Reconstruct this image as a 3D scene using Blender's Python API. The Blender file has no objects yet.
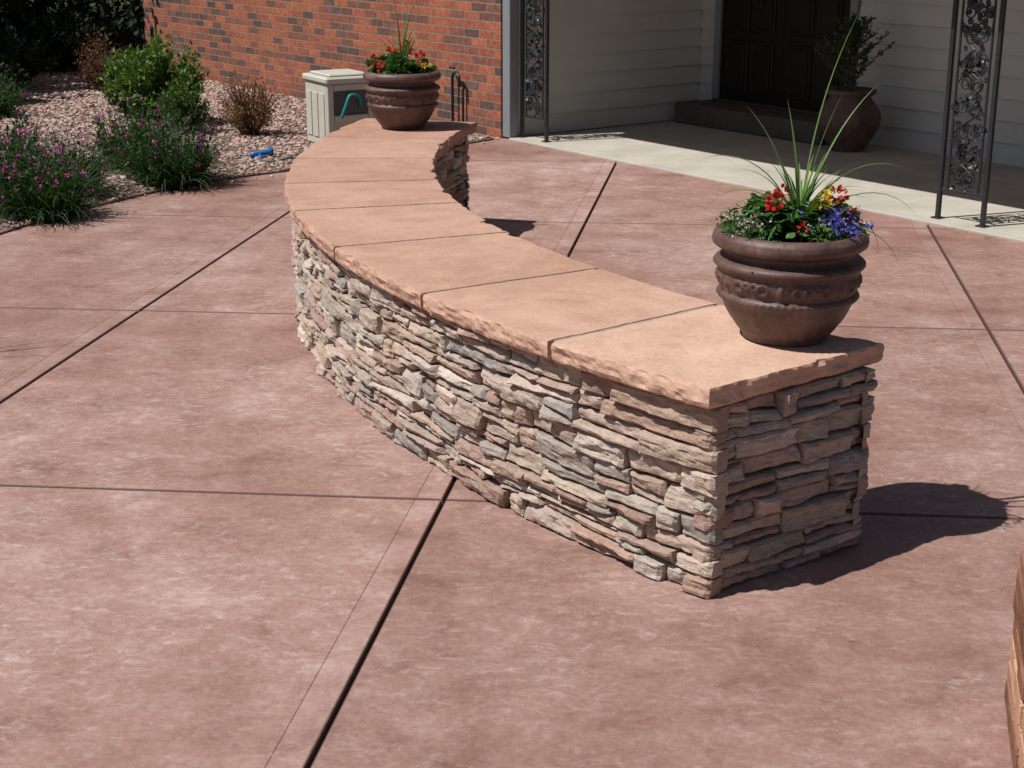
import bpy, math, random
import numpy as np
from mathutils import Vector, Matrix
rng=np.random.default_rng(7); random.seed(7)
D=bpy.data; SC=bpy.context.scene

# ------------------------------------------------------------------ helpers
def vnoise(P,seed=0):
    P=np.asarray(P,float); i=np.floor(P).astype(np.int64); f=P-i; f=f*f*(3-2*f)
    def h(a,b,c):
        n=(a*73856093)^(b*19349663)^(c*83492791)^(seed*2654435761)
        n=(n^(n>>13))*1274126177; n&=0x7fffffff; n=(n^(n>>15))*668265263; n&=0x7fffffff
        return (n%100003)/100003.0
    x,y,z=i.T; fx,fy,fz=f.T
    def L(a,b,t): return a+(b-a)*t
    return L(L(L(h(x,y,z),h(x+1,y,z),fx),L(h(x,y+1,z),h(x+1,y+1,z),fx),fy),
             L(L(h(x,y,z+1),h(x+1,y,z+1),fx),L(h(x,y+1,z+1),h(x+1,y+1,z+1),fx),fy),fz)
def fbm(P,o=3,seed=0):
    P=np.asarray(P,float); r=0;a=.5;t=0
    for k in range(o): r=r+a*vnoise(P*(2**k),seed+k); t+=a; a*=.5
    return r/t
class MB:
    def __init__(s): s.v=[];s.f=[];s.c=[];s.m=[];s.n=0
    def add(s,v,f,c=(1,1,1),m=0):
        v=np.asarray(v,float).reshape(-1,3); k=len(v)
        s.v.append(v)
        c=np.asarray(c,float)
        if c.ndim==1: c=np.tile(c[:3],(k,1))
        s.c.append(c)
        n=s.n
        s.f.extend([tuple(int(q)+n for q in ff) for ff in f]); s.m.extend([m]*len(f)); s.n+=k
    def build(s,name,mats,parent=None,smooth=False,loc=None):
        me=D.meshes.new(name); V=np.concatenate(s.v)
        me.from_pydata(V.tolist(),[],s.f)
        if not isinstance(mats,(list,tuple)): mats=[mats]
        for m in mats: me.materials.append(m)
        me.polygons.foreach_set('material_index',s.m)
        at=me.color_attributes.new('Col','FLOAT_COLOR','POINT')
        C=np.concatenate(s.c); C=np.c_[C,np.ones(len(C))]
        at.data.foreach_set('color',C.ravel().tolist())
        if smooth: me.polygons.foreach_set('use_smooth',[True]*len(me.polygons))
        me.update()
        o=D.objects.new(name,me); SC.collection.objects.link(o)
        if parent: o.parent=parent
        if loc is not None: o.location=loc
        return o
def empty(name,loc=(0,0,0),rz=0):
    o=D.objects.new(name,None); SC.collection.objects.link(o); o.location=loc; o.rotation_euler=(0,0,rz); o.empty_display_size=.1
    return o
def box(mb,x0,x1,y0,y1,z0,z1,c=(1,1,1),m=0,b=0.0):
    if b<=0:
        v=[(x,y,z) for z in (z0,z1) for y in (y0,y1) for x in (x0,x1)]
        f=[(0,2,3,1),(4,5,7,6),(0,1,5,4),(2,6,7,3),(0,4,6,2),(1,3,7,5)]
        mb.add(v,f,c,m); return
    v=[];idx={}
    for sx in (0,1):
        for sy in (0,1):
            for sz in (0,1):
                X=(x0,x1)[sx];Y=(y0,y1)[sy];Z=(z0,z1)[sz]
                ix=b if sx==0 else -b; iy=b if sy==0 else -b; iz=b if sz==0 else -b
                idx[sx,sy,sz]=len(v)
                v+=[(X,Y+iy,Z+iz),(X+ix,Y,Z+iz),(X+ix,Y+iy,Z)]
    f=[]
    I=lambda a,b_,c_,k: idx[a,b_,c_]+k
    for s in (0,1):
        f.append((I(s,0,0,0),I(s,1,0,0),I(s,1,1,0),I(s,0,1,0)))
        f.append((I(0,s,0,1),I(1,s,0,1),I(1,s,1,1),I(0,s,1,1)))
        f.append((I(0,0,s,2),I(1,0,s,2),I(1,1,s,2),I(0,1,s,2)))
    for a in (0,1):
        for b_ in (0,1):
            f.append((I(a,b_,0,0),I(a,b_,1,0),I(a,b_,1,1),I(a,b_,0,1)))
            f.append((I(a,0,b_,0),I(a,1,b_,0),I(a,1,b_,2),I(a,0,b_,2)))
            f.append((I(0,a,b_,1),I(1,a,b_,1),I(1,a,b_,2),I(0,a,b_,2)))
    for a in (0,1):
        for b_ in (0,1):
            for c_ in (0,1): f.append((I(a,b_,c_,0),I(a,b_,c_,1),I(a,b_,c_,2)))
    mb.add(v,f,c,m)
def tube(mb,pts,r,sides=8,c=(1,1,1),m=0,cap=True):
    P=np.asarray(pts,float); n=len(P); R=np.full(n,r) if np.isscalar(r) else np.asarray(r,float)
    T=np.gradient(P,axis=0); T/=np.linalg.norm(T,axis=1)[:,None]+1e-9
    up=np.array([0,0,1.]) if abs(T[0][2])<.9 else np.array([1.,0,0])
    V=[];a=np.linspace(0,2*np.pi,sides,endpoint=False)
    N=np.cross(T[0],up);N/=np.linalg.norm(N)
    for i in range(n):
        N=N-T[i]*np.dot(N,T[i]);N/=np.linalg.norm(N)+1e-9
        B=np.cross(T[i],N)
        V.append(P[i]+R[i]*(np.cos(a)[:,None]*N+np.sin(a)[:,None]*B))
    V=np.concatenate(V);F=[]
    for i in range(n-1):
        for k in range(sides):
            k2=(k+1)%sides;F.append((i*sides+k,i*sides+k2,(i+1)*sides+k2,(i+1)*sides+k))
    if cap: F.append(tuple(range(sides))[::-1]);F.append(tuple((n-1)*sides+k for k in range(sides)))
    mb.add(V,F,c,m)
def lathe(mb,prof,sides=64,c=(1,1,1),m=0,disp=None,origin=(0,0,0)):
    P=np.asarray(prof,float);a=np.linspace(0,2*np.pi,sides,endpoint=False)
    r=P[:,0][:,None]+0*a[None];z=P[:,1][:,None]+0*a[None];A=a[None]+0*r
    if disp is not None: r=r+disp(A,z,r)
    V=np.stack([r*np.cos(A),r*np.sin(A),z],-1).reshape(-1,3)+np.array(origin)
    F=[(i*sides+k,i*sides+(k+1)%sides,(i+1)*sides+(k+1)%sides,(i+1)*sides+k) for i in range(len(P)-1) for k in range(sides)]
    mb.add(V,F,c,m)
def nrm(a): return a/(np.linalg.norm(a,axis=-1,keepdims=True)+1e-9)
def inst(mb,tv,tf,pos,dr,nr,sc,col,m=0):
    tv=np.asarray(tv,float);pos=np.asarray(pos,float);n=len(pos)
    Y=nrm(np.asarray(dr,float));X=nrm(np.cross(Y,nr));Z=np.cross(X,Y)
    sc=np.broadcast_to(np.asarray(sc,float),(n,))[:,None,None]
    V=pos[:,None,:]+sc*(tv[None,:,0:1]*X[:,None]+tv[None,:,1:2]*Y[:,None]+tv[None,:,2:3]*Z[:,None])
    k=len(tv);F=[tuple(q+i*k for q in f) for i in range(n) for f in tf]
    C=np.repeat(np.asarray(col,float),k,axis=0)
    mb.add(V.reshape(-1,3),F,C,m)
LEAF=([(0,0,0),(-.26,.4,.07),(0,1,-.06),(.26,.4,.07),(0,.45,0)],[(0,4,1),(1,4,2),(0,3,4),(3,2,4)])
def disc(k=9,wav=.12):
    v=[(0,.45,-.05)]
    for i in range(k*2):
        a=2*math.pi*i/(k*2);r=.5*(1+(wav if i%2 else -wav*.3));v.append((r*math.sin(a),.45-r*math.cos(a)*.95,.07*math.sin(a*3)))
    return v,[(0,1+i,1+(i+1)%(2*k)) for i in range(2*k)]
PETAL=([(0,0,0),(-.35,.6,.1),(0,1,.15),(.35,.6,.1)],[(0,3,2,1)])
def blade(mb,base,az,L,lean,w,col,segs=9,droop=1.0,m=0):
    t=np.linspace(0,1,segs);el=math.radians(90-lean)
    ang=el-droop*t**1.6*1.5
    dx=np.cumsum(np.cos(ang))/segs*L;dz=np.cumsum(np.sin(ang))/segs*L
    dx-=dx[0];dz-=dz[0]
    h=np.array([math.cos(az),math.sin(az),0]);s=np.array([-math.sin(az),math.cos(az),0])
    ctr=np.array(base)+dx[:,None]*h+dz[:,None]*np.array([0,0,1.])
    ww=w*(1-t**2.2)*(.6+.4*np.minimum(t*5,1))
    nn=np.stack([-np.sin(ang),0*ang,np.cos(ang)],1); nv=nn[:,0:1]*h+nn[:,2:3]*np.array([0,0,1.])
    V=np.concatenate([ctr-s*ww[:,None]+nv*ww[:,None]*.5,ctr,ctr+s*ww[:,None]+nv*ww[:,None]*.5])
    F=[]
    for i in range(segs-1):
        F.append((i,i+1,segs+i+1,segs+i));F.append((segs+i,segs+i+1,2*segs+i+1,2*segs+i))
    mb.add(V,F,col,m)
    return ctr

# ------------------------------------------------------------------ materials
class NT:
    def __init__(s,name):
        s.mat=D.materials.new(name);s.mat.use_nodes=True;s.t=s.mat.node_tree;s.n=s.t.nodes;s.l=s.t.links
        s.b=s.n['Principled BSDF']
        s.pos=s.n.new('ShaderNodeNewGeometry').outputs['Position']
    def set(s,i,v):
        if isinstance(v,bpy.types.NodeSocket): s.l.new(v,i)
        else:
            if isinstance(v,tuple) and len(v)==3 and i.type=='RGBA': v=v+(1,)
            i.default_value=v
    def noise(s,scale,detail=4,rough=.6,vec=None,dist=0):
        n=s.n.new('ShaderNodeTexNoise');n.inputs['Scale'].default_value=scale;n.inputs['Detail'].default_value=detail
        n.inputs['Roughness'].default_value=rough;n.inputs['Distortion'].default_value=dist
        s.l.new(vec if vec is not None else s.pos,n.inputs['Vector']);return n.outputs['Fac']
    def vor(s,scale,vec=None,out='Distance',feat='F1'):
        n=s.n.new('ShaderNodeTexVoronoi');n.feature=feat;n.inputs['Scale'].default_value=scale
        s.l.new(vec if vec is not None else s.pos,n.inputs['Vector']);return n.outputs[out]
    def map(s,sc=(1,1,1),rot=(0,0,0),vec=None,loc=(0,0,0)):
        n=s.n.new('ShaderNodeMapping');n.inputs['Scale'].default_value=sc;n.inputs['Rotation'].default_value=rot;n.inputs['Location'].default_value=loc
        s.l.new(vec if vec is not None else s.pos,n.inputs['Vector']);return n.outputs[0]
    def ramp(s,x,stops):
        n=s.n.new('ShaderNodeValToRGB');e=n.color_ramp.elements
        while len(e)<len(stops): e.new(.5)
        for q,(p,c) in zip(e,stops):
            q.position=p; c=(c,c,c) if not isinstance(c,tuple) else c; q.color=c+(1,)
        s.l.new(x,n.inputs[0]);return n.outputs[0]
    def mix(s,f,a,b,mode='MIX'):
        n=s.n.new('ShaderNodeMix');n.data_type='RGBA';n.blend_type=mode
        s.set(n.inputs[0],f);s.set(n.inputs[6],a);s.set(n.inputs[7],b);return n.outputs[2]
    def math(s,op,a,b=0.0,c=None):
        n=s.n.new('ShaderNodeMath');n.operation=op;s.set(n.inputs[0],a);s.set(n.inputs[1],b)
        if c is not None: s.set(n.inputs[2],c)
        return n.outputs[0]
    def attr(s,name='Col'):
        n=s.n.new('ShaderNodeAttribute');n.attribute_name=name;return n.outputs['Color']
    def bump(s,h,st=.5,dist=.01,prev=None):
        n=s.n.new('ShaderNodeBump');n.inputs['Strength'].default_value=st;n.inputs['Distance'].default_value=dist
        s.l.new(h,n.inputs['Height'])
        if prev is not None: s.l.new(prev,n.inputs['Normal'])
        s.l.new(n.outputs[0],s.b.inputs['Normal']);return n.outputs[0]
    def fin(s,col,rough=.8,spec=.3,metal=0):
        s.set(s.b.inputs['Base Color'],col);s.set(s.b.inputs['Roughness'],rough);s.b.inputs['Specular IOR Level'].default_value=spec
        s.b.inputs['Metallic'].default_value=metal;return s.mat
def m_concrete():
    m=NT('red_concrete')
    big=m.noise(.75,3,.6);mid=m.noise(3.2,6,.75,dist=.2);fine=m.noise(42,4,.8)
    col=m.ramp(mid,[(.30,(.22,.120,.096)),(.44,(.30,.175,.146)),(.57,(.345,.212,.182)),(.74,(.46,.335,.30))])
    col=m.mix(.9,col,m.ramp(big,[(.32,(.80,.72,.69)),(.5,(.98,.97,.96)),(.68,(1.15,1.24,1.28))]),'MULTIPLY')
    col=m.mix(1,col,m.ramp(fine,[(.25,.74),(.5,1.0),(.75,1.23)]),'MULTIPLY')
    sc=m.noise(15,6,.85,vec=m.map((1,1.8,1),(0,0,.6)),dist=.5)
    sm=m.math('MULTIPLY',m.ramp(sc,[(.51,0.),(.69,.75)]),m.ramp(big,[(.38,.18),(.55,1.)]))
    col=m.mix(sm,col,(.54,.45,.42))
    s2=m.noise(5,5,.8,vec=m.map((1.2,14,1),(0,0,-.9)));col=m.mix(m.ramp(s2,[(.60,0.),(.72,.38)]),col,(.52,.42,.39))
    st=m.noise(4.5,5,.75,vec=m.map(loc=(7,3,0)))
    col=m.mix(m.ramp(st,[(.57,0.),(.76,.5)]),col,(.155,.075,.058))
    at=m.attr();sepn=m.n.new('ShaderNodeSeparateColor');m.l.new(at,sepn.inputs[0])
    band=m.math('MULTIPLY',m.math('SUBTRACT',1.0,sepn.outputs[0]),m.ramp(mid,[(.38,.05),(.62,.42)]))
    col=m.mix(band,col,(.44,.31,.28))
    col=m.mix(1,col,m.mix(sepn.outputs[1],(.91,.89,.875),(1.06,1.06,1.06)),'MULTIPLY')
    col=m.mix(sepn.outputs[2],col,(.13,.072,.057))
    m.bump(fine,.5,.004)
    return m.fin(col,m.ramp(mid,[(.3,.55),(.7,.8)]),.35)
def m_plain(name,c,rough=.7,spec=.3,var=.25,scale=8,bump=.2,bd=.003,metal=0,attr=False):
    m=NT(name);n=m.noise(scale,4,.65)
    base=m.attr() if attr else c
    if attr: base=m.mix(1,base,c,'MULTIPLY')
    col=m.mix(1,base,m.ramp(n,[(.25,1-var),(.75,1+var)]),'MULTIPLY')
    if bump: m.bump(m.noise(scale*8,3,.7),bump,bd)
    return m.fin(col,rough,spec,metal)
def m_stone():
    m=NT('ledge_stone');c=m.attr()
    st=m.noise(5,5,.7,vec=m.map((6,6,30)));n2=m.noise(24,5,.75)
    c=m.mix(1,c,m.ramp(st,[(.25,(.74,.71,.69)),(.5,(1,1,1)),(.75,(1.18,1.16,1.13))]),'MULTIPLY')
    c=m.mix(1,c,m.ramp(n2,[(.25,.70),(.5,1.),(.8,1.24)]),'MULTIPLY')
    c=m.mix(m.ramp(m.noise(8,4,.7),[(.52,0.),(.75,.45)]),c,(.38,.25,.20))
    b=m.bump(st,.8,.009);m.bump(n2,.9,.011,b)
    return m.fin(c,.9,.15)
def m_cap():
    m=NT('sandstone_cap');c=m.attr()
    big=m.noise(2.2,5,.6,dist=.7);mid=m.noise(9,5,.7);fine=m.noise(90,4,.75)
    c=m.mix(1,c,m.ramp(big,[(.28,(.86,.80,.77)),(.5,(1,1,1)),(.72,(1.08,1.10,1.10))]),'MULTIPLY')
    c=m.mix(1,c,m.ramp(mid,[(.25,(.84,.80,.78)),(.55,(1,1,1)),(.8,(1.12,1.12,1.1))]),'MULTIPLY')
    c=m.mix(1,c,m.ramp(fine,[(.3,.84),(.7,1.13)]),'MULTIPLY')
    st=m.noise(3.1,5,.7,vec=m.map(loc=(3,8,1)),dist=1.5)
    c=m.mix(m.ramp(st,[(.53,0.),(.70,.45)]),c,(.38,.22,.165))
    b=m.bump(mid,.4,.007);m.bump(fine,.45,.002,b)
    return m.fin(c,.85,.2)
def m_brick():
    m=NT('red_brick');tc=m.n.new('ShaderNodeTexCoord').outputs['Object']
    sx=m.n.new('ShaderNodeSeparateXYZ');m.l.new(tc,sx.inputs[0]);cb=m.n.new('ShaderNodeCombineXYZ')
    m.l.new(m.math('ADD',sx.outputs[0],sx.outputs[1]),cb.inputs[0]);m.l.new(sx.outputs[2],cb.inputs[1])
    b=m.n.new('ShaderNodeTexBrick');m.l.new(cb.outputs[0],b.inputs['Vector'])
    b.inputs['Color1'].default_value=(0,0,0,1);b.inputs['Color2'].default_value=(1,1,1,1);b.inputs['Mortar'].default_value=(.5,.5,.5,1)
    b.inputs['Scale'].default_value=1;b.inputs['Mortar Size'].default_value=.006;b.inputs['Mortar Smooth'].default_value=.25
    b.inputs['Brick Width'].default_value=.205;b.inputs['Row Height'].default_value=.068;b.offset=.5
    c=m.ramp(b.outputs['Color'],[(.0,(.10,.072,.062)),(.22,(.20,.09,.062)),(.38,(.36,.115,.065)),(.62,(.43,.14,.075)),(.80,(.33,.10,.06)),(1.,(.15,.10,.085))])
    nn=m.noise(26,4,.7)
    c=m.mix(1,c,m.ramp(nn,[(.3,.60),(.7,1.28)]),'MULTIPLY')
    c=m.mix(b.outputs['Fac'],c,m.mix(nn,(.17,.14,.12),(.32,.27,.24)))
    c=m.mix(m.ramp(m.noise(1.3,4,.6),[(.5,0.),(.8,.3)]),c,(.16,.09,.07))
    inv=m.math('SUBTRACT',1.0,b.outputs['Fac']);n1=m.bump(inv,.9,.008);m.bump(nn,.5,.005,n1)
    return m.fin(c,.9,.15)
def m_leaf(name,tr=.3,rough=.5):
    m=NT(name);c=m.attr()
    mat=m.fin(c,rough,.35)
    t=m.n.new('ShaderNodeBsdfTranslucent');m.l.new(m.mix(1,c,(1.1,1.25,.6),'MULTIPLY'),t.inputs[0])
    mx=m.n.new('ShaderNodeMixShader');mx.inputs[0].default_value=tr
    m.l.new(m.b.outputs[0],mx.inputs[1]);m.l.new(t.outputs[0],mx.inputs[2]);m.l.new(mx.outputs[0],m.n['Material Output'].inputs[0]);return mat
def m_darkleaf():
    m=NT('evergreen_leaf');return m.fin(m.attr(),.7,.2)
def m_terra():
    m=NT('brown_terracotta');big=m.noise(7,4,.65);f=m.noise(40,4,.7)
    c=m.ramp(big,[(.25,(.066,.036,.031)),(.5,(.110,.060,.050)),(.75,(.17,.104,.09))])
    c=m.mix(1,c,m.ramp(f,[(.3,.75),(.7,1.22)]),'MULTIPLY')
    c=m.mix(m.ramp(m.noise(15,6,.8),[(.55,0.),(.8,.5)]),c,(.30,.225,.20))
    m.bump(f,.45,.003);return m.fin(c,m.ramp(big,[(.3,.45),(.7,.62)]),.45)
M_con=m_concrete();M_st=m_stone();M_cap=m_cap();M_brick=m_brick();M_ter=m_terra()
M_leaf=m_leaf('leaf_green');M_petal=m_leaf('flower_petal',.25,.6);M_dleaf=m_darkleaf()
M_dark=m_plain('wall_core_mortar',(.085,.062,.05),.95,.1,.3,20)
M_mort=m_plain('grey_mortar',(.36,.295,.25),.95,.1,.25,25)
M_joint=m_plain('joint_filler',(.055,.034,.027),.95,.1,.4,12)
M_porch=m_plain('porch_concrete',(.44,.41,.355),.8,.25,.2,2.5,.25,.003)
M_white=m_plain('white_paint',(.52,.52,.49),.55,.35,.06,3,.08,.001)
M_trim=m_plain('trim_paint',(.22,.24,.26),.55,.35,.05,3,.05,.001)
M_iron=m_plain('wrought_iron_paint',(.022,.024,.028),.38,.5,.3,30,.25,.001)
M_door=m_plain('dark_wood_door',(.011,.0075,.006),.42,.35,.35,9,.3,.002)
M_roof=m_plain('roof_shingle',(.10,.09,.08),.95,.1,.3,12)
M_soil=m_plain('potting_soil',(.035,.022,.015),.98,.05,.4,40,.8,.01)
M_grav=m_plain('gravel_stone',(1,1,1),.85,.25,.25,25,.3,.003,attr=True)
M_pil=m_plain('brown_brick_stone',(.62,.44,.36),.9,.15,.35,14,.6,.006,attr=True)
M_plas=m_plain('beige_plastic',(.52,.50,.43),.5,.35,.06,6,.05,.001)
M_opshade=m_plain('opening_shade_grey',(.10,.10,.095),.6,.3,.1,6,.05,.001)
M_teal=m_plain('teal_hose_rubber',(.01,.22,.24),.45,.4,.1,20,.05,.001)
M_blue=m_plain('blue_plastic',(.02,.14,.40),.4,.45,.1,20,.05,.001)
M_bark=m_plain('tree_bark',(.10,.07,.05),.95,.1,.35,14,.8,.01)
M_ground=m_plain('dry_lawn',(.06,.06,.03),.95,.1,.4,3,.6,.02)
M_brass=m_plain('old_brass',(.16,.12,.07),.45,.5,.2,20,.1,.001,metal=.6)

# ------------------------------------------------------------------ ground, patio
mb=MB();mb.add([(-120,-60,-.06),(120,-60,-.06),(120,180,-.06),(-120,180,-.06)],[(0,1,2,3)]);mb.build('ground',M_ground)
XA=[-5.4,-3.5,-1.66,.13,2.08,3.95,5.8,7.7,9.6]; YB=[-2.3,-.1,2.03,4.21,6.34,8.5,10.68,12.9]
def gp(xa,c):
    x=(xa+.148*(c-6.5))/(1+.148*.087);return np.array([x,c-.087*x])
patio=empty('concrete_patio')
mb=MB()
for i in range(len(XA)-1):
    for j in range(len(YB)-1):
        q=np.array([gp(XA[i],YB[j]),gp(XA[i+1],YB[j]),gp(XA[i+1],YB[j+1]),gp(XA[i],YB[j+1])])
        def ins(dx,dy,dx2=None):
            ex=nrm(q[1]-q[0]);ey=nrm(q[3]-q[0]);dx2=dx if dx2 is None else dx2
            return np.array([q[0]+ex*dx+ey*dy,q[1]-ex*dx2+ey*dy,q[2]-ex*dx2-ey*dy,q[3]+ex*dx-ey*dy])
        v=rng.random()
        rings=[(ins(.0045,.0055),-.02),(ins(.005,.006),-.008),(ins(.0075,.0085),-.002),(ins(.011,.0115),0.)]
        V=np.concatenate([np.c_[r,np.full(4,z)] for r,z in rings]);F=[]
        for k in range(3):
            for e in range(4): F.append((k*4+e,k*4+(e+1)%4,(k+1)*4+(e+1)%4,(k+1)*4+e))
        mb.add(V,F,np.repeat(np.array([(1,v,1),(1,v,1),(1,v,.75),(1,v,.25)]),4,axis=0))
        a=ins(.011,.0115,.088);b=ins(.011,.0115,.086);c_=ins(.011,.0115,.084);d_=ins(.011,.0115,.011)
        P3=lambda p,z:(p[0],p[1],z)
        mb.add([P3(a[0],0),P3(a[1],0),P3(a[2],0),P3(a[3],0)],[(0,1,2,3)],(1,v,0))
        mb.add([P3(a[1],0),P3(b[1],-.0015),P3(b[2],-.0015),P3(a[2],0),P3(c_[1],0),P3(c_[2],0)],[(0,1,2,3),(1,4,5,2)],(.9,v,.30))
        mb.add([P3(c_[1],0),P3(d_[1],0),P3(d_[2],0),P3(c_[2],0)],[(0,1,2,3)],(.35,v,0))
mb.build('concrete_panels',M_con,patio)
mb=MB();mb.add([(-6.5,-3,-.014),(11,-3,-.014),(11,14,-.014),(-6.5,14,-.014)],[(0,1,2,3)]);mb.build('joint_filler',M_joint,patio)

# ------------------------------------------------------------------ garden bed
def catmull(P,k=8):
    P=np.asarray(P,float);P=np.vstack([2*P[0]-P[1],P,2*P[-1]-P[-2]]);o=[]
    for i in range(1,len(P)-2):
        for t in np.linspace(0,1,k,endpoint=False):
            a,b,c,d=P[i-1:i+3];o.append(.5*((2*b)+(-a+c)*t+(2*a-5*b+4*c-d)*t*t+(-a+3*b-3*c+d)*t**3))
    o.append(P[-2]);return np.array(o)
edge=catmull([(-3.25,4.6),(-3.15,6.2),(-3.0,7.4),(-2.817,8.118),(-2.66,8.55),(-2.42,9.1),(-2.03,9.75),(-1.459,10.29),(-.95,10.8),(-.5,11.3),(-.14,11.72)])
poly=np.vstack([edge,[(-4.4,17.6),(-10,26),(-20,26),(-20,4.6)]])
def inside(P,poly):
    x,y=P.T;r=np.zeros(len(P),bool);n=len(poly);j=n-1
    for i in range(n):
        xi,yi=poly[i];xj,yj=poly[j]
        with np.errstate(divide='ignore',invalid='ignore'):
            c=((yi>y)!=(yj>y))&(x<(xj-xi)*(y-yi)/(yj-yi)+xi)
        r^=c;j=i
    return r
bed=empty('gravel_bed')
mgs=NT('gravel_base');vc=mgs.vor(55,out='Color');sp=mgs.n.new('ShaderNodeSeparateColor');mgs.l.new(vc,sp.inputs[0])
c=mgs.ramp(sp.outputs[0],[(0.,(.20,.12,.10)),(.4,(.34,.22,.185)),(.7,(.42,.31,.27)),(1.,(.28,.22,.19))])
vd=mgs.vor(55);c=mgs.mix(1,c,mgs.ramp(vd,[(.0,1.05),(.6,.35)]),'MULTIPLY');mgs.bump(vd,-.9,.015);M_gb=mgs.fin(c,.9,.2)
mb=MB();n=len(poly);mb.add(np.vstack([np.c_[poly,np.full(n,.012)],np.c_[poly,np.full(n,-.03)]]),[tuple(range(n))]+[(i,(i+1)%n,n+(i+1)%n,n+i) for i in range(n)])
mb.build('gravel_base',M_gb,bed)
g=(1+5**.5)/2
ICO=np.array([(-1,g,0),(1,g,0),(-1,-g,0),(1,-g,0),(0,-1,g),(0,1,g),(0,-1,-g),(0,1,-g),(g,0,-1),(g,0,1),(-g,0,-1),(-g,0,1)])/1.9
ICF=[(0,11,5),(0,5,1),(0,1,7),(0,7,10),(0,10,11),(1,5,9),(5,11,4),(11,10,2),(10,7,6),(7,1,8),(3,9,4),(3,4,2),(3,2,6),(3,6,8),(3,8,9),(4,9,5),(2,4,11),(6,2,10),(8,6,7),(9,8,1)]
P=np.c_[rng.uniform(-6.2,-.1,42000),rng.uniform(7.5,18,42000)]
ok=inside(P,poly)
stray=(~ok)&(np.min(np.hypot(P[:,0:1]-edge[:,0][None],P[:,1:2]-edge[:,1][None]),axis=1)<.16)&(rng.random(len(P))<.05)
P=P[ok|stray];P=P[(P[:,0]>-P[:,1]*.37-.3)]
k=len(P);S=rng.uniform(.009,.020,k)
V=ICO[None]*(1+rng.normal(0,.16,(k,12,1)))*np.stack([S*rng.uniform(.8,1.4,k),S,S*rng.uniform(.5,.8,k)],1)[:,None]
a=rng.uniform(0,6.28,k);ca,sa=np.cos(a)[:,None],np.sin(a)[:,None]
zb=np.where(inside(P,poly),.014,.003)
V=np.stack([V[...,0]*ca-V[...,1]*sa,V[...,0]*sa+V[...,1]*ca,V[...,2]],-1)+np.c_[P,zb+S*.3][:,None]
pal=np.array([(.42,.28,.235),(.50,.37,.32),(.34,.205,.17),(.54,.45,.40),(.28,.23,.205)])
C=pal[rng.choice(5,k,p=[.35,.25,.18,.10,.12])]*rng.uniform(.75,1.15,(k,1))
mb=MB();F=(np.arange(k)[:,None,None]*12+np.array(ICF)[None]).reshape(-1,3).tolist();mb.add(V.reshape(-1,3),F,np.repeat(C,12,axis=0));mb.build('pebbles',M_grav,bed)

# ------------------------------------------------------------------ curved seat wall
CX,CY=4.12,7.16
wall=empty('curved_stone_seat_wall')
PALS=np.array([(.48,.375,.315),(.43,.37,.325),(.52,.42,.35),(.39,.265,.22),(.54,.465,.41),(.45,.33,.27),(.35,.315,.29),(.42,.34,.28)])
PW=[.24,.17,.17,.11,.09,.14,.06,.02]
def stone(mb,mapf,sa,sb,lo,hi,pr):
    w=sb-sa;g=.0014;hm=float(np.mean(hi(np.array([sa,sb]))-lo(np.array([sa,sb]))))
    nx=max(4,int(w/.0105));nz=max(4,int(hm/.007))
    u,v=np.meshgrid(np.linspace(0,1,nx+1),np.linspace(0,1,nz+1))
    sl=rng.normal(0,.006);s=sa+g+(w-2*g)*u+sl*(v-.5)
    t1,t2=rng.normal(0,.0024,2)
    zl=lo(s.ravel()).reshape(s.shape)+g+np.abs(t1)*(u if t1>0 else 1-u);zh=hi(s.ravel()).reshape(s.shape)-g-np.abs(t2)*(u if t2>0 else 1-u)
    z=zl+(zh-zl)*v
    sd=int(rng.integers(1,9999))
    wob=(fbm(np.c_[s.ravel()*22,z.ravel()*22,np.full(s.size,sd*.37)],2,3).reshape(s.shape)-.5)
    z=z+wob*.010*np.abs(v-.5)*2*.6; s=s+wob*.008
    q=np.c_[s.ravel()*8,z.ravel()*34,np.full(s.size,sd*.71)]
    n1=fbm(q,3,5).reshape(s.shape)-.5
    q2=np.c_[s.ravel()*34,z.ravel()*60,np.full(s.size,sd*.31)];n2=fbm(q2,2,9).reshape(s.shape)-.5
    step=np.round((n1*5+rng.uniform(0,1)))/5
    d=pr+rng.normal(0,.007)*(v-.5)+rng.normal(0,.009)*(u-.5)+step*.020+n1*.012+n2*.013
    d=np.maximum(d,-.004+n2*.006)
    du=np.minimum(u,1-u)*w;dv=np.minimum(v,1-v)*hm;e=np.clip(1-np.minimum(du,dv)/.0072,0,1)
    d=d-.010*e**1.5
    V=[mapf(s.ravel(),z.ravel(),d.ravel())]
    W=nx+1;F=[(j*W+i,j*W+i+1,(j+1)*W+i+1,(j+1)*W+i) for j in range(nz) for i in range(nx)]
    bi=[(0,i) for i in range(nx)]+[(j,nx) for j in range(nz)]+[(nz,i) for i in range(nx,0,-1)]+[(j,0) for j in range(nz,0,-1)]
    jj=np.array([b[0] for b in bi]);ii=np.array([b[1] for b in bi])
    V.append(mapf(s[jj,ii],z[jj,ii],np.full(len(bi),-.035)));N=(nx+1)*(nz+1);m_=len(bi)
    for k in range(m_):
        k2=(k+1)%m_;F.append((int(jj[k]*W+ii[k]),N+k,N+k2,int(jj[k2]*W+ii[k2])))
    col=PALS[rng.choice(8,p=PW)]*rng.uniform(.82,1.1)*np.array([1,rng.uniform(.98,1.02),rng.uniform(.95,1.04)])
    mb.add(np.vstack(V),F,col)
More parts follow.
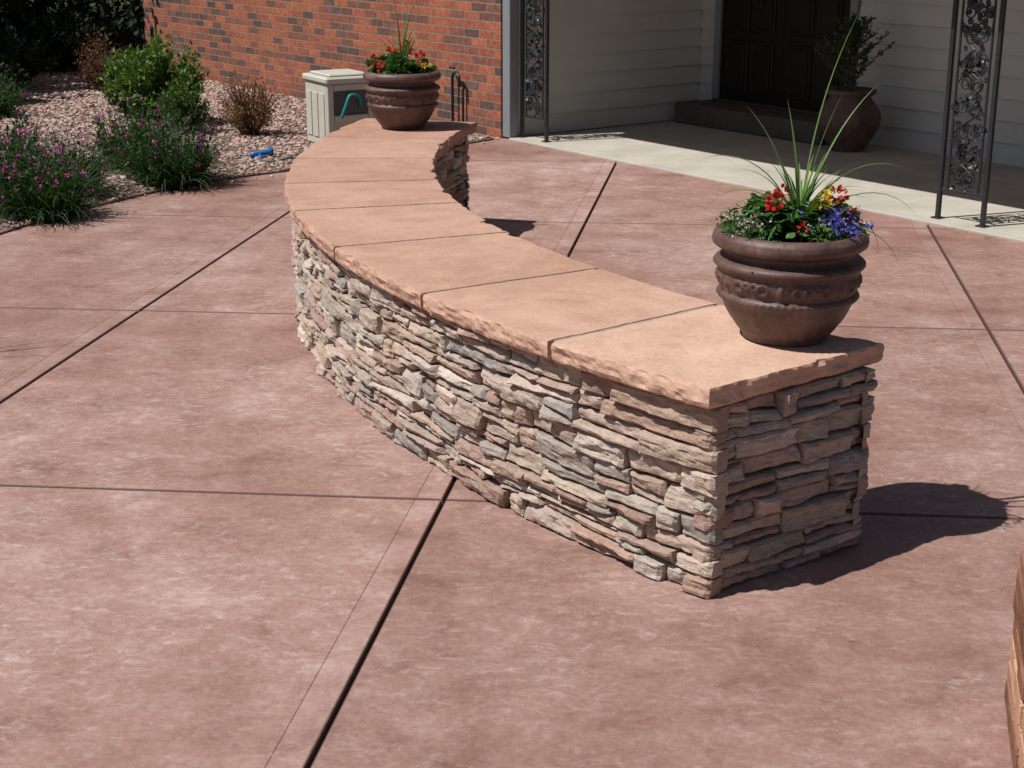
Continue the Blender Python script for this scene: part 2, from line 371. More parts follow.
def veneer(mb,mapf,s0,s1,H,jag0=0,jag1=0,pmax=.027):
    zs=[0.]
    while zs[-1]<H-.07: zs.append(zs[-1]+rng.choice([rng.uniform(.026,.04),rng.uniform(.042,.072)],p=[.33,.67]))
    zs.append(H) if H-zs[-1]>.028 else zs.__setitem__(-1,H)
    zs=np.array(zs);nb=len(zs);amp=np.full(nb,.028);amp[0]=0;amp[-1]=0
    sd=int(rng.integers(0,999))
    def bf(k): return lambda s: zs[k]+amp[k]*(vnoise(np.c_[np.asarray(s)*2.9,np.full(len(s),sd+.5),np.full(len(s),k*.21)],11)-.5)
    for k in range(nb-1):
        lo,hi=bf(k),bf(k+1);h=zs[k+1]-zs[k]
        s=s0-rng.uniform(0,jag0) if jag0 else s0
        e1=s1+(rng.uniform(0,jag1) if jag1 else 0)
        while s<e1-.001:
            w=rng.uniform(.07,.32)*(1 if h<.05 else .85)
            if rng.random()<.15: w*=1.4
            if e1-(s+w)<.06: w=e1-s
            pr=rng.uniform(0,pmax)
            if h>.043 and rng.random()<.55 and w>.1:
                f=rng.uniform(.35,.65);tl=rng.normal(0,.2);wc=w
                mid=lambda x,lo=lo,hi=hi,f=f,tl=tl,s=s,wc=wc:lo(x)+(hi(x)-lo(x))*np.clip(f+tl*((np.asarray(x)-s)/wc-.5),.2,.8)
                for (a,b) in ((lo,mid),(mid,hi)):
                    if rng.random()<.4 and w>.15:
                        c=s+w*rng.uniform(.3,.7);stone(mb,mapf,s,c,a,b,rng.uniform(0,pmax));stone(mb,mapf,c,s+w,a,b,rng.uniform(0,pmax))
                    else: stone(mb,mapf,s,s+w,a,b,rng.uniform(0,pmax))
            else: stone(mb,mapf,s,s+w,lo,hi,pr)
            s+=w
RD=math.radians
A0=RD(164.4);A1=RD(224.8);A1i=RD(226.05);RO=5.103;RI=4.545;WH=.520
mo=lambda s,z,d:np.c_[CX+(RO+d)*np.cos(A1-s/RO),CY+(RO+d)*np.sin(A1-s/RO),z]
mi=lambda s,z,d:np.c_[CX+(RI-d)*np.cos(A1i-s/RI),CY+(RI-d)*np.sin(A1i-s/RI),z]
def pol(r,a): return np.array([CX+r*math.cos(a),CY+r*math.sin(a)])
def mend(Pa,Pb,sg):
    a=nrm(Pb-Pa);nn=np.array([-a[1],a[0]])*sg
    return (lambda s,z,d:np.c_[Pa[0]+s*a[0]+d*nn[0],Pa[1]+s*a[1]+d*nn[1],z]),float(np.linalg.norm(Pb-Pa))
mb=MB()
veneer(mb,mo,-.02,RO*(A1-A0),WH,.02,.02)
veneer(mb,mi,-.0,RI*(A1i-A0),WH,.02,.02)
mf,Lg=mend(pol(RI,A1i),pol(RO,A1),1);veneer(mb,mf,0,Lg,WH,.02,.02)
mf,Lg=mend(pol(RI,A0),pol(RO,A0),-1);veneer(mb,mf,0,Lg,WH,.02,.02)
mb.build('ledge_stone_veneer',M_st,wall)
def arcbody(mb,r0,r1,a0,a1o,a1i,z0,z1,n=80,c=(1,1,1)):
    A=np.linspace(a0,a1o,n);B=np.linspace(a0,a1i,n);o=np.c_[CX+r1*np.cos(A),CY+r1*np.sin(A)];i=np.c_[CX+r0*np.cos(B),CY+r0*np.sin(B)]
    V=np.vstack([np.c_[o,np.full(n,z0)],np.c_[i,np.full(n,z0)],np.c_[o,np.full(n,z1)],np.c_[i,np.full(n,z1)]]);F=[]
    for k in range(n-1):
        F+=[(2*n+k,2*n+k+1,3*n+k+1,3*n+k),(k,n+k,n+k+1,k+1),(k,k+1,2*n+k+1,2*n+k),(n+k,3*n+k,3*n+k+1,n+k+1)]
    F+=[(0,2*n,3*n,n),(n-1,2*n-1,4*n-1,3*n-1)];mb.add(V,F,c)
mb=MB();arcbody(mb,RI+.022,RO-.022,A0+.0045,A1-.0045,A1i-.005,-.02,WH+.002);mb.build('wall_core',M_dark,wall)
ZT=.58
mb=MB();arcbody(mb,4.505,5.128,RD(164.25),RD(224.95),RD(226.0),WH+.004,ZT-.004);mb.build('cap_mortar',M_mort,wall)
caps=[163.9,172.4,180.4,188.1,195.1,203.0,211.4,218.75,226.25]
capcol=[(.44,.26,.195),(.47,.29,.22),(.44,.27,.20),(.48,.30,.225),(.49,.305,.23),(.49,.305,.225),(.53,.335,.25),(.58,.38,.285)]
mb=MB()
for q in range(8):
    r0,r1=4.487,5.152;g=.0082;ne=60
    def b0(r): return RD(caps[q])+0*r
    def b1(r):
        if q<7: return RD(caps[q+1])+0*r
        return RD(225.22)+(r1-r)/(r1-r0)*RD(1.05)
    n=int((RD(caps[q+1])-RD(caps[q]))*r1/.011)
    def ang(r,t,i): return b0(r)+(g+i)/r+t*(b1(r)-b0(r)-2*(g+i)/r)
    A=np.linspace(0,1,n);B=np.linspace(0,1,ne)[1:-1]
    kind=np.array([0]*n+[1]*len(B)+[2]*n+[3]*len(B))
    par=np.r_[A,B,A[::-1],B[::-1]]
    length=np.where((kind==0)|(kind==2),(b1(5.)-b0(5.))*5,r1-r0)
    wt=np.clip(np.minimum(par,1-par)*length/.03,0,1)
    isend=(kind==0)|(kind==2)|((q==7)&(kind==1))|((q==0)&(kind==3));rough=np.where(isend,.85,.22)
    levels=[(ZT,.008),(ZT-.0012,.003),(ZT-.007,0),(ZT-.017,-.001),(ZT-.028,.001),(ZT-.039,.000),(ZT-.049,.003),(ZT-.056,.009),(ZT-.057,.03)]
    rings=[]
    for li,(z,ix) in enumerate(levels):
        rr=np.where(kind==0,r1-ix,np.where(kind==2,r0+ix,0))
        rr=np.where(kind==1,(r1-ix)+(r0-r1+2*ix)*par,rr);rr=np.where(kind==3,(r1-ix)+(r0-r1+2*ix)*par,rr)
        t=np.where(kind==1,1.,np.where(kind==3,0.,par))
        aa=ang(rr,t,np.where((q<7)&(kind==1)|(q>0)&(kind==3),ix*.4,ix))
        x=CX+rr*np.cos(aa);y=CY+rr*np.sin(aa)
        n1=fbm(np.c_[x*24,y*24,np.full(len(x),z*50)],3,21)-.5;n2=fbm(np.c_[x*8,y*8,np.full(len(x),z*24+q)],2,22)-.5
        ch=np.maximum(0,fbm(np.c_[x*12,y*12,np.full(len(x),3.+q)],2,31)-.58)*.08
        ex=rough*wt*(np.abs(n1)*.032*(1 if li>1 else .45)+n2*.022*(1 if li>1 else .6)+ch*(1.2 if li<3 else .3)-.001)
        rr=np.where(kind==0,rr-ex,np.where(kind==2,rr+ex,rr));aa=np.where(kind==1,aa-ex/rr,np.where(kind==3,aa+ex/rr,aa))
        rings.append(np.c_[CX+rr*np.cos(aa),CY+rr*np.sin(aa),np.full(len(rr),z)])
    m_=len(par);V=np.vstack(rings);F=[]
    for li in range(len(levels)-1):
        for k in range(m_): F.append((li*m_+k,(li+1)*m_+k,(li+1)*m_+(k+1)%m_,li*m_+(k+1)%m_))
    R0=rings[0];out_=R0[:n];e1=np.vstack([R0[n-1],R0[n:n+ne-2],R0[n+ne-2]]);inn_=R0[n+ne-2:2*n+ne-2][::-1];e0=np.vstack([R0[0],R0[2*n+ne-2:][::-1],inn_[0]])
    U_=A[:,None,None];W_=np.linspace(0,1,ne)[None,:,None]
    S_=(1-W_)*out_[:,None]+W_*inn_[:,None]+(1-U_)*e0[None]+U_*e1[None]-((1-U_)*(1-W_)*out_[0]+U_*(1-W_)*out_[-1]+(1-U_)*W_*inn_[0]+U_*W_*inn_[-1])
    ed=np.clip(np.minimum(np.minimum(U_,1-U_)*n,np.minimum(W_,1-W_)*ne)/4,0,1)[...,0]
    S_[...,2]+=np.maximum((fbm(S_.reshape(-1,3)*5,3,77).reshape(n,ne)-.45)*.008,-.0018)*ed
    mb.add(V,F,capcol[q])
    mb.add(S_.reshape(-1,3),[(i*ne+j,(i+1)*ne+j,(i+1)*ne+j+1,i*ne+j+1) for i in range(n-1) for j in range(ne-1)],capcol[q])
mb.build('sandstone_cap_slabs',M_cap,wall)

# low brown pillar at the right edge (block courses under a tan course)
pil=empty('stone_pillar')
an=RD(-14);W=.42
pe=empty('pillar_frame',(1.012,2.62,0),an);pe.parent=pil
mb=MB();z=0.0
for r in range(6):
    h=.056;tan=r in (1,2)
    off=.0 if r%2 else -.10
    for sgn in range(2):
        x=off
        while x<W-.001:
            x0_=max(x,0);x1_=min(x+.20,W)
            if x1_-x0_>.02:
                cc=np.array((.75,.62,.50) if tan else (.36,.24,.19))*rng.uniform(.8,1.15);j=rng.uniform(-.003,.003)
                if sgn==0: box(mb,x0_+.003,x1_-.003,j,.08,z+.003,z+h-.003,cc,b=.004)
                else: box(mb,j-.001,.08,x0_+.003+(.085 if x0_==0 else 0),x1_-.003,z+.003,z+h-.003,cc,b=.004)
            x+=.20
    z+=h
for x in np.arange(0,W-.01,.105): box(mb,x+.002,x+.103,.001,W,z+.001,z+.03,np.array((.42,.30,.24))*rng.uniform(.85,1.1),b=.004)
mb.build('brick_courses',M_pil,pe)
mb=MB();box(mb,.006,W-.006,.006,W-.006,-.02,z);mb.build('core',M_dark,pe)

# ------------------------------------------------------------------ pots
def pot_mesh(par,s=1.0):
    prof=[(0,.0),(.108,0),(.115,.004),(.117,.012),(.133,.032),(.152,.060),(.168,.090),(.177,.110),(.180,.114),(.188,.118),(.192,.126),(.189,.134),(.182,.139),(.185,.150),(.189,.168),(.191,.186),(.190,.198),(.197,.203),(.204,.210),(.204,.218),(.197,.225),(.184,.230),(.175,.238),(.174,.248),(.182,.254),(.198,.258),(.207,.265),(.2095,.276),(.207,.289),(.199,.299),(.190,.304),(.180,.302),(.174,.292),(.172,.26),(.172,.24),(0,.24)]
    P=[]
    for a,b in zip(prof[:-1],prof[1:]):
        k=max(1,int(math.dist(a,b)/.004))
        for t in range(k): P.append((a[0]+(b[0]-a[0])*t/k,a[1]+(b[1]-a[1])*t/k))
    P.append(prof[-1]);P=[(max(r,.0005)*s,z*s) for r,z in P]
    def dp(A,z,r):
        zz=z/s;o=0*A
        m1=np.clip(1-np.abs((zz-.168)/.032),0,1)*(r>.15*s)
        cell=((A/(2*np.pi)*7)%1)-.5
        leafm=np.exp(-((cell*.18)**2+((zz-.168)*1.1)**2)/.0003)*(1+.6*np.cos(cell*50))
        scr=np.exp(-((np.hypot((np.abs(cell)-.28)*.17,zz-.168)-.014)/.004)**2)+np.exp(-((np.hypot((np.abs(cell)-.43)*.17,zz-.175)-.008)/.0035)**2)
        o=o+m1**.3*(leafm*.008+scr*.008)
        m2=np.clip(1-np.abs((zz-.075)/.035),0,1);o=o+m2*.0025*np.clip(np.cos(A*14),0,1)**1.5
        m3=np.clip(1-np.abs((zz-.126)/.008),0,1)*(r>.15*s);o=o+m3*.0018*np.cos(A*60)
        n=fbm(np.c_[(np.cos(A)*9).ravel(),(np.sin(A)*9).ravel(),(zz*30).ravel()],2,4).reshape(A.shape)-.5
        return (o+n*.003*(r>.05*s))*s
    mb=MB();lathe(mb,P,240,disp=dp);ob=mb.build('pot_body',M_ter,par,True)
    mb=MB();lathe(mb,[(.0005,.268*s),(.06*s,.27*s),(.12*s,.264*s),(.176*s,.262*s)],48);mb.build('soil',M_soil,par,True)
    return ob
def greens(n,base,var=.25):
    return np.array(base)*rng.uniform(1-var,1+var,(n,1))*np.c_[rng.uniform(.85,1.2,n),np.ones(n),rng.uniform(.7,1.2,n)]
def leafball(mb,ctr,rad,n,size,base,tmpl=LEAF,shell=.5,m=0):
    d=nrm(rng.normal(size=(n,3)));r=(shell+(1-shell)*rng.random(n)**.6)
    p=np.array(ctr)+d*r[:,None]*np.array(rad)
    dr=nrm(d+rng.normal(0,.55,(n,3))+np.array([0,0,.15]));nr=nrm(d*.5+rng.normal(0,.5,(n,3))+np.array([0,0,.8]))
    inst(mb,tmpl[0],tmpl[1],p,dr,nr,size*rng.uniform(.7,1.25,n),greens(n,base),m)
def bloom(mb,c,r,n,col,size,m=1):
    d=nrm(rng.normal(size=(n,3)));p=np.array(c)+d*r*rng.uniform(.5,1,(n,1))
    inst(mb,PETAL[0],PETAL[1],p,nrm(d+rng.normal(0,.4,(n,3))),nrm(rng.normal(size=(n,3))+d),size*rng.uniform(.7,1.2,n),np.array(col)*rng.uniform(.7,1.2,(n,1)),m)
DS=disc(7,.12)
p1=empty('terracotta_planter_pot',(.752,3.985,ZT+.001),.4);pot_mesh(p1)
def planter_plants(near):
    mb=MB();z0=.27
    if near:
        for _ in range(15):
            a=rng.uniform(0,6.28);r=rng.uniform(.02,.15);c=np.array([r*math.cos(a),r*math.sin(a),z0+rng.uniform(.02,.07)])
            n=24;d=nrm(rng.normal(size=(n,3))+np.array([0,0,.9]));p=c+d*rng.uniform(.02,.06,(n,1))*np.array([1.2,1.2,.8])
            dr=nrm(d*np.array([1,1,.2])+rng.normal(0,.3,(n,3)));nr=nrm(d+np.array([0,0,1.2])+rng.normal(0,.25,(n,3)))
            inst(mb,DS[0],DS[1],p-dr*.012,dr,nr,rng.uniform(.024,.045,n),greens(n,(.055,.14,.035),.35))
            for k in range(6): tube(mb,[c*np.array([.6,.6,1])-np.array([0,0,.06]),p[k]],.0015,4,(.07,.12,.03))
        for _ in range(24):
            a=rng.uniform(0,6.28);r=rng.uniform(.12,.172);leafball(mb,(r*math.cos(a),r*math.sin(a),z0+rng.uniform(.015,.045)),(.03,.03,.028),55,.016,(.06,.14,.035))
    else:
        for _ in range(16):
            a=rng.uniform(0,6.28);r=rng.uniform(.02,.14);leafball(mb,(r*math.cos(a),r*math.sin(a),z0+rng.uniform(.02,.07)),(.045,.045,.04),44,.035,(.05,.125,.03),DS)
    return mb
mb=planter_plants(True)
def R(x,y,z): c,s=math.cos(-.4),math.sin(-.4);return np.array([x*c-y*s,x*s+y*c,z])
for (x,y,z,rr,col,n,sz) in [(-.055,-.06,.385,.018,(.62,.02,.015),34,.019),(-.03,.0,.40,.013,(.62,.03,.02),22,.016),(.120,-.02,.395,.018,(.62,.02,.015),30,.018),(.145,-.045,.355,.012,(.55,.02,.015),18,.016),(.01,-.12,.33,.010,(.6,.02,.02),10,.016),
     (.075,-.04,.385,.018,(.78,.50,.02),30,.017),(.10,.03,.395,.014,(.78,.50,.02),24,.016)]:
    c=R(x,y,z);bloom(mb,c,rr,n,col,sz);tube(mb,[c*np.array([.7,.7,1])-np.array([0,0,.10]),c],.0017,4,(.06,.11,.03))
for _ in range(56):
    c=R(.105+rng.normal(0,.036),-.085+rng.normal(0,.045),.336+rng.normal(0,.016));bloom(mb,c,.005,6,(.09,.08,.45) if rng.random()<.8 else (.5,.5,.6),.012)
for _ in range(30):
    c=R(-.12+rng.normal(0,.03),-.07+rng.normal(0,.045),.332+rng.normal(0,.012));bloom(mb,c,.004,5,(.55,.55,.5) if rng.random()<.7 else (.5,.35,.45),.010)
for _ in range(12):
    a=rng.uniform(0,6.28);c=R(.14*math.cos(a),.14*math.sin(a),.335);bloom(mb,c,.004,5,(.6,.6,.55),.009)
for k in range(40):
    a=rng.uniform(0,6.28);L=rng.uniform(.16,.32);blade(mb,R(.02,.0,.28),a,L,rng.uniform(2,34),.005,greens(1,(.12,.22,.06))[0],10,rng.uniform(.2,1.1))
for (a,L,lean,dr) in [(2.9,.36,25,1.5),(3.3,.30,42,1.2),(-.1,.42,35,1.3),(.2,.34,52,1.5),(-.35,.36,62,1.2),(3.0,.28,25,1.4),(-2.2,.26,45,1.4),(1.2,.3,20,.6),(2.7,.44,16,1.2),(.1,.46,20,1.25)]:
    blade(mb,R(.02,0,.28),a-.4,L,lean,.0055,greens(1,(.14,.25,.07))[0],14,dr)
for (a,L,lean,dr) in [(.1,.66,4,.24),(2.6,.42,12,.4),(.3,.50,14,.4),(-.2,.44,7,.2),(2.0,.40,6,.2)]:
    blade(mb,R(.02,0,.28),a-.4,L,lean,.0055,greens(1,(.15,.26,.08))[0],16,dr)
mb.build('flowers_and_foliage',[M_leaf,M_petal],p1)
p2=empty('terracotta_planter_pot',(-.590,8.17,ZT+.001),1.1);pot_mesh(p2)
mb=planter_plants(False)
def R2(x,y,z): c,s=math.cos(-1.1),math.sin(-1.1);return np.array([x*c-y*s,x*s+y*c,z])
for (x,y,z) in [(-.13,-.05,.34),(-.10,-.10,.33),(-.03,-.06,.41),(.01,.02,.45),(.10,-.02,.38),(-.06,.04,.40),(.03,.08,.40),(-.14,.0,.36)]:
    c=R2(x,y,z);bloom(mb,c,.017,26,(.60,.03,.02),.020);tube(mb,[c-np.array([0,0,.10]),c],.002,4,(.06,.11,.03))
for _ in range(10):
    c=R2(rng.normal(.1,.03),rng.normal(-.08,.03),.34);bloom(mb,c,.006,6,(.75,.45,.03),.014)
for k in range(22): blade(mb,R2(0,0,.28),rng.uniform(0,6.28),rng.uniform(.2,.38),rng.uniform(2,25),.006,greens(1,(.10,.19,.055))[0],9,rng.uniform(.1,.8))
for k in range(5): blade(mb,R2(0,0,.28),rng.uniform(0,6.28),rng.uniform(.42,.6),rng.uniform(2,10),.006,greens(1,(.12,.22,.06))[0],9,rng.uniform(.1,.3))
mb.build('flowers_and_foliage',[M_leaf,M_petal],p2)
p3=empty('terracotta_planter_pot',(2.48,11.12,.012),2.0)
mb=MB();prof=[(.001,0),(.12,0),(.13,.01),(.135,.03),(.17,.08),(.205,.14),(.225,.20),(.228,.25),(.21,.31),(.17,.36),(.15,.385),(.155,.40),(.18,.415),(.19,.43),(.185,.445),(.165,.45),(.15,.44),(.145,.40),(.001,.40)]
lathe(mb,prof,72,disp=lambda A,z,r:np.where((r>.16)&(z<.35),.006*np.cos(A*9)*np.clip(1-np.abs((z-.22)/.12),0,1),0));mb.build('pot_body',M_ter,p3,True)
mb=MB();tube(mb,[(0,0,.38),(.01,0,.7),(0,.01,.98)],[.012,.008,.003],6,(.1,.07,.05))
for k in range(46):
    z=.44+.46*(k/46);a=rng.uniform(0,6.28);L=(.17*(1-(k/46))**.7+.05)*rng.uniform(.6,1.5);e=np.array([math.cos(a)*L,math.sin(a)*L,L*.9])
    b=np.array([0,0,z]);tube(mb,[b,b+e],.003,4,(.08,.06,.04));n=50;t=rng.random(n);p=b+e*t[:,None]+rng.normal(0,.008,(n,3))
    inst(mb,LEAF[0],LEAF[1],p,nrm(e+rng.normal(0,.12,(n,3))),nrm(rng.normal(size=(n,3))),rng.uniform(.02,.04,n),greens(n,(.06,.085,.035)))
mb.build('small_conifer',M_leaf,p3)

# ------------------------------------------------------------------ house
OX,OY=-.016,11.709;TH=math.atan2(-.807,.59)
house=empty('brick_house',(OX,OY,0),TH)
mb=MB();box(mb,-7.0,-.12,0,.25,-.05,2.75);box(mb,-7.0,-6.75,.25,9,-.05,2.75);mb.build('brick_walls',M_brick,house)
def siding(mb,x0,x1,z0,z1,mp,ex=.125):
    z=z0
    while z<z1:
        zt=min(z+ex,z1)
        V=[mp(x0,-.026,z),mp(x1,-.026,z),mp(x1,-.004,zt),mp(x0,-.004,zt),mp(x0,0.004,z),mp(x1,.004,z)]
        mb.add(V,[(0,1,2,3),(0,4,5,1)]);z=zt
mb=MB();WB=2.08;SU=-.10
siding(mb,SU,.10,0.01,2.6,lambda a,d,z:(a,WB+d,z),.15);siding(mb,1.64,7.5,0.01,2.6,lambda a,d,z:(a,WB+d,z),.15);siding(mb,.10,1.64,2.36,2.6,lambda a,d,z:(a,WB+d,z),.15)
siding(mb,.10,WB-.02,0.01,2.6,lambda a,d,z:(SU-d,a,z),.15);siding(mb,.1,WB-.02,.01,2.6,lambda a,d,z:(7.5+d,a,z),.15)
mb.build('lap_siding',M_white,house)
mb=MB();box(mb,SU-.02,8,WB+.005,WB+.2,-.02,2.7);box(mb,SU-.10,SU-.006,.26,WB+.005,-.02,2.7);mb.build('wall_backing',M_white,house)
mb=MB();box(mb,-.115,-.02,.012,.10,0.012,2.6,b=.004);box(mb,.10,.165,WB-.045,WB+.004,.19,2.26,b=.004);box(mb,1.565,1.635,WB-.045,WB+.004,.19,2.26,b=.004);box(mb,.10,1.635,WB-.05,WB+.004,2.262,2.36,b=.004)
mb.build('trim_boards',M_trim,house)
mb=MB()
for k in range(2):
    x0=.168+k*.70;x1=x0+.695
    box(mb,x0,x1,WB-.02,WB+.03,.19,2.255,b=.003)
    for r in range(4):
        z0=.26+r*.5
        for cc in range(2):
            a=x0+.07+cc*.29;b=a+.25
            box(mb,a,b,WB-.034,WB-.021,z0,z0+.43,b=.008);box(mb,a+.03,b-.03,WB-.044,WB-.035,z0+.03,z0+.40,b=.006)
box(mb,.60,.64,WB-.055,WB-.022,.95,1.2,b=.008)
mb.build('double_door',M_door,house)
mb=MB();box(mb,.05,1.69,WB-.42,WB-.004,.0125,.175,b=.012);mb.build('door_step',m_plain('step_tile',(.11,.09,.08),.7,.3,.25,8),house)
mb=MB();box(mb,.12,1.61,WB-.06,WB-.003,.177,.195,b=.004);mb.build('door_threshold',M_brass,house)
mb=MB();box(mb,-.12,8.2,-.72,WB+.2,2.46,2.62);box(mb,-7.4,-.122,-.45,.3,2.60,2.72)
mb.build('soffit_and_fascia',M_white,house)
mb=MB();V=[(-7.5,-.6,2.74),(8.4,-.85,2.74),(8.4,9.5,2.74),(-7.5,9.5,2.74),(-4,4.4,4.9),(5,4.4,4.9)];mb.add(V,[(0,1,5,4),(1,2,5),(2,3,4,5),(3,0,4),(0,3,2,1)]);mb.build('roof',M_roof,house)
mb=MB();box(mb,7.52,8.2,0,9,-.05,2.458);box(mb,-6.74,8.2,8.8,9,-.05,2.7);mb.build('rear_walls',M_brick,house)
mb=MB();box(mb,-.02,8.0,0,WB+.05,-.05,.012,b=.004);ps=mb.build('porch_floor',M_porch,None)
ps.location=(OX,OY,0);ps.rotation_euler=(0,0,TH)
mb=MB();tube(mb,[(-.72,-.05,0),(-.72,-.05,.34),(-.72,-.05,.42),(-.70,-.05,.46),(-.64,-.06,.47),(-.60,-.07,.44),(-.59,-.07,.36)],.013,8);tube(mb,[(-.60,-.03,.0),(-.60,-.03,.33),(-.58,-.02,.37)],.010,8)
tube(mb,[(-.75,-.05,.5),(-.69,-.05,.5)],.012,6);mb.build('outdoor_faucet',M_iron,house,True)

# ------------------------------------------------------------------ wrought iron columns
def iron_column(u0):
    e=empty('wrought_iron_column',(OX,OY,0.012),TH);W=.31;y=.12;mb=MB();x0=u0;x1=u0+W;t=.0125
    box(mb,x0-t,x0+t,y-t,y+t,0,2.445,b=.002);box(mb,x1-t,x1+t,y-t,y+t,0,2.445,b=.002)
    for x in (x0,x1): box(mb,x-.03,x+.03,y-.03,y+.03,0,.008,b=.002)
    for z in (.17,2.3): box(mb,x0+t,x1-t,y-.006,y+.006,z-.008,z+.008,b=.002)
    for x in (x0+.05,x1-.05): box(mb,x-.006,x+.006,y-.006,y+.006,.178,2.292,b=.002)
    cx=(x0+x1)/2;H=.26;k=0;z=.18
    while z+H<2.30:
        sg=1 if k%2==0 else -1
        tt=np.linspace(0,1,26)
        tube(mb,np.c_[cx+sg*.065*np.sin(tt*2*np.pi),np.full(26,y),z+H*tt],.0062,6)
        for (c0,dz,s2) in ((-sg*.035,.19,1),(sg*.035,.065,-1),(sg*.045,.20,1),(-sg*.045,.075,-1)):
            th=np.linspace(0,4.6*np.pi/2*1.5,30);r=.046*(1-th/th.max()*.8)
            tube(mb,np.c_[cx+c0+s2*r*np.cos(th),y+.004*np.sin(th),z+dz+r*np.sin(th)],.005,5)
        n=34;p=np.c_[cx+rng.uniform(-.09,.09,n),y+rng.uniform(-.012,.012,n),z+rng.uniform(0,H,n)]
        inst(mb,DS[0],DS[1],p,nrm(np.c_[rng.normal(0,1,n),rng.normal(0,.3,n),rng.normal(0,1,n)]),np.tile([0.,-1,0],(n,1))+rng.normal(0,.25,(n,3)),rng.uniform(.03,.05,n),np.ones((n,3)))
        for _ in range(5):
            q=np.array([cx+rng.uniform(-.07,.07),y,z+rng.uniform(0,H)])
            for s_ in range(6):
                V=ICO*.0085+q+rng.normal(0,.009,3);mb.add(V,ICF)
        z+=H;k+=1
    mb.build('scrollwork_panel',M_iron,e)
iron_column(.0);iron_column(4.02)

# ------------------------------------------------------------------ hose reel box
hb=empty('garden_hose_box',(-1.29,11.37,.01),math.radians(30))
mb=MB();w,dp,h=.38,.42,.53
x0,x1,y0,y1=-w/2,w/2,-dp/2,dp/2
box(mb,x0,x1,y0+.03,y1,.02,h-.05,b=.008)
for (a,b,c_,d) in ((x0,x0+.05,0.0,h-.05),(x1-.05,x1,0.0,h-.05)): box(mb,a,b,y0,y0+.029,c_,d,b=.006)
box(mb,x0+.052,x1-.052,y0,y0+.029,.02,.08,b=.006);box(mb,x0+.052,x1-.052,y0+.002,y0+.029,.20,.25,b=.006);box(mb,x0+.052,x1-.052,y0+.002,y0+.029,h-.10,h-.052,b=.006)
box(mb,x0-.018,x1+.018,y0-.018,y1+.018,h-.048,h,b=.012);box(mb,x0+.03,x1-.03,y0+.03,y1-.03,h+.001,h+.018,b=.008)
for k in range(3): box(mb,x1+.001,x1+.008,y0+.06+k*.12,y0+.15+k*.12,.08,h-.12,b=.003)
for k in range(3): box(mb,x0-.008,x0-.001,y0+.06+k*.12,y0+.15+k*.12,.08,h-.12,b=.003)
mb.build('box_body',M_plas,hb)
mb=MB();box(mb,x0+.053,x1-.053,y0+.022,y0+.029,.252,h-.102);mb.build('hose_opening_shade',M_opshade,hb)  # dark sheet, its colour stands for the shade inside the opening
mb=MB();tube(mb,catmull([(.08,y0+.02,.30),(.05,y0-.03,.38),(-.03,y0-.05,.40),(-.07,y0-.05,.32),(-.10,y0-.04,.24)],6),.012,8);mb.build('hose_end',M_teal,hb,True)
sn=empty('hose_spray_nozzle',(-1.78,10.70,.045),.5)
mb=MB();tube(mb,[(-.09,0,.0),(-.05,0,.005),(.02,0,.012),(.05,0,.014),(.075,0,.014)],[.022,.017,.019,.028,.030],12);tube(mb,[(-.02,0,.0),(-.035,-.04,-.01),(-.04,-.075,-.015)],[.015,.014,.012],8)
mb.build('nozzle_body',M_blue,sn,True)
mb=MB();tube(mb,catmull([(-.04,-.075,-.015),(-.05,-.13,-.02),(.02,-.2,-.02),(.15,-.12,-.02),(.30,.05,-.02),(.45,.25,-.02),(.52,.45,-.02)],6),.007,7);mb.build('hose',m_plain('grey_hose_rubber',(.10,.13,.13),.5,.4,.1,20,.05,.001),sn,True)

# ------------------------------------------------------------------ shrubs & perennials
def shrub(name,loc,rad,h,n_st,col,lsize,stem=(.10,.07,.05),leaves=60,spread=.6,lean=.5,mat=None):
    mb=MB()
    for _ in range(n_st):
        a=rng.uniform(0,6.28);r=rng.random()**.5;top=np.array([rad*r*math.cos(a),rad*r*math.sin(a),h*rng.uniform(.5,1.2)*(1-.35*r*r)])
        b=np.array([top[0]*.2,top[1]*.2,0]);mid=b*.5+top*.5+np.array([top[0],top[1],0])*-.05+np.array([0,0,.08*h])
        tube(mb,[b,mid,top],[.005,.004,.0015],4,stem)
        t=rng.uniform(.25,1.0,leaves);q=(1-t)[:,None]**2*b+2*(t*(1-t))[:,None]*mid+t[:,None]**2*top+rng.normal(0,.022*spread/.6,(leaves,3))
        d=nrm(rng.normal(0,lean,(leaves,3))+np.array([0,0,.6])+nrm(top)*.4);nr=nrm(rng.normal(0,.5,(leaves,3))+np.array([0,0,1.]))
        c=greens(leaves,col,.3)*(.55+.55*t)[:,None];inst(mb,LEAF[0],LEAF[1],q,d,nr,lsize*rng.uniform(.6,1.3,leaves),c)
    return mb.build(name,mat or M_leaf,None,False,loc)
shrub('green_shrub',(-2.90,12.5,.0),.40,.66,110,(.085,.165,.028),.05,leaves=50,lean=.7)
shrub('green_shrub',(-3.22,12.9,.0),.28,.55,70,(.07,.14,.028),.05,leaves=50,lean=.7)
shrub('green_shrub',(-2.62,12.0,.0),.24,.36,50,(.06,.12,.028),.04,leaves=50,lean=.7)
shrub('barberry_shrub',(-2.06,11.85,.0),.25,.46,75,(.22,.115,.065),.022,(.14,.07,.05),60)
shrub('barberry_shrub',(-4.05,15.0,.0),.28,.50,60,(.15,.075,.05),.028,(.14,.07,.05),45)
shrub('barberry_shrub',(-3.5,14.3,.0),.24,.38,50,(.15,.085,.05),.028,(.14,.07,.05),45)
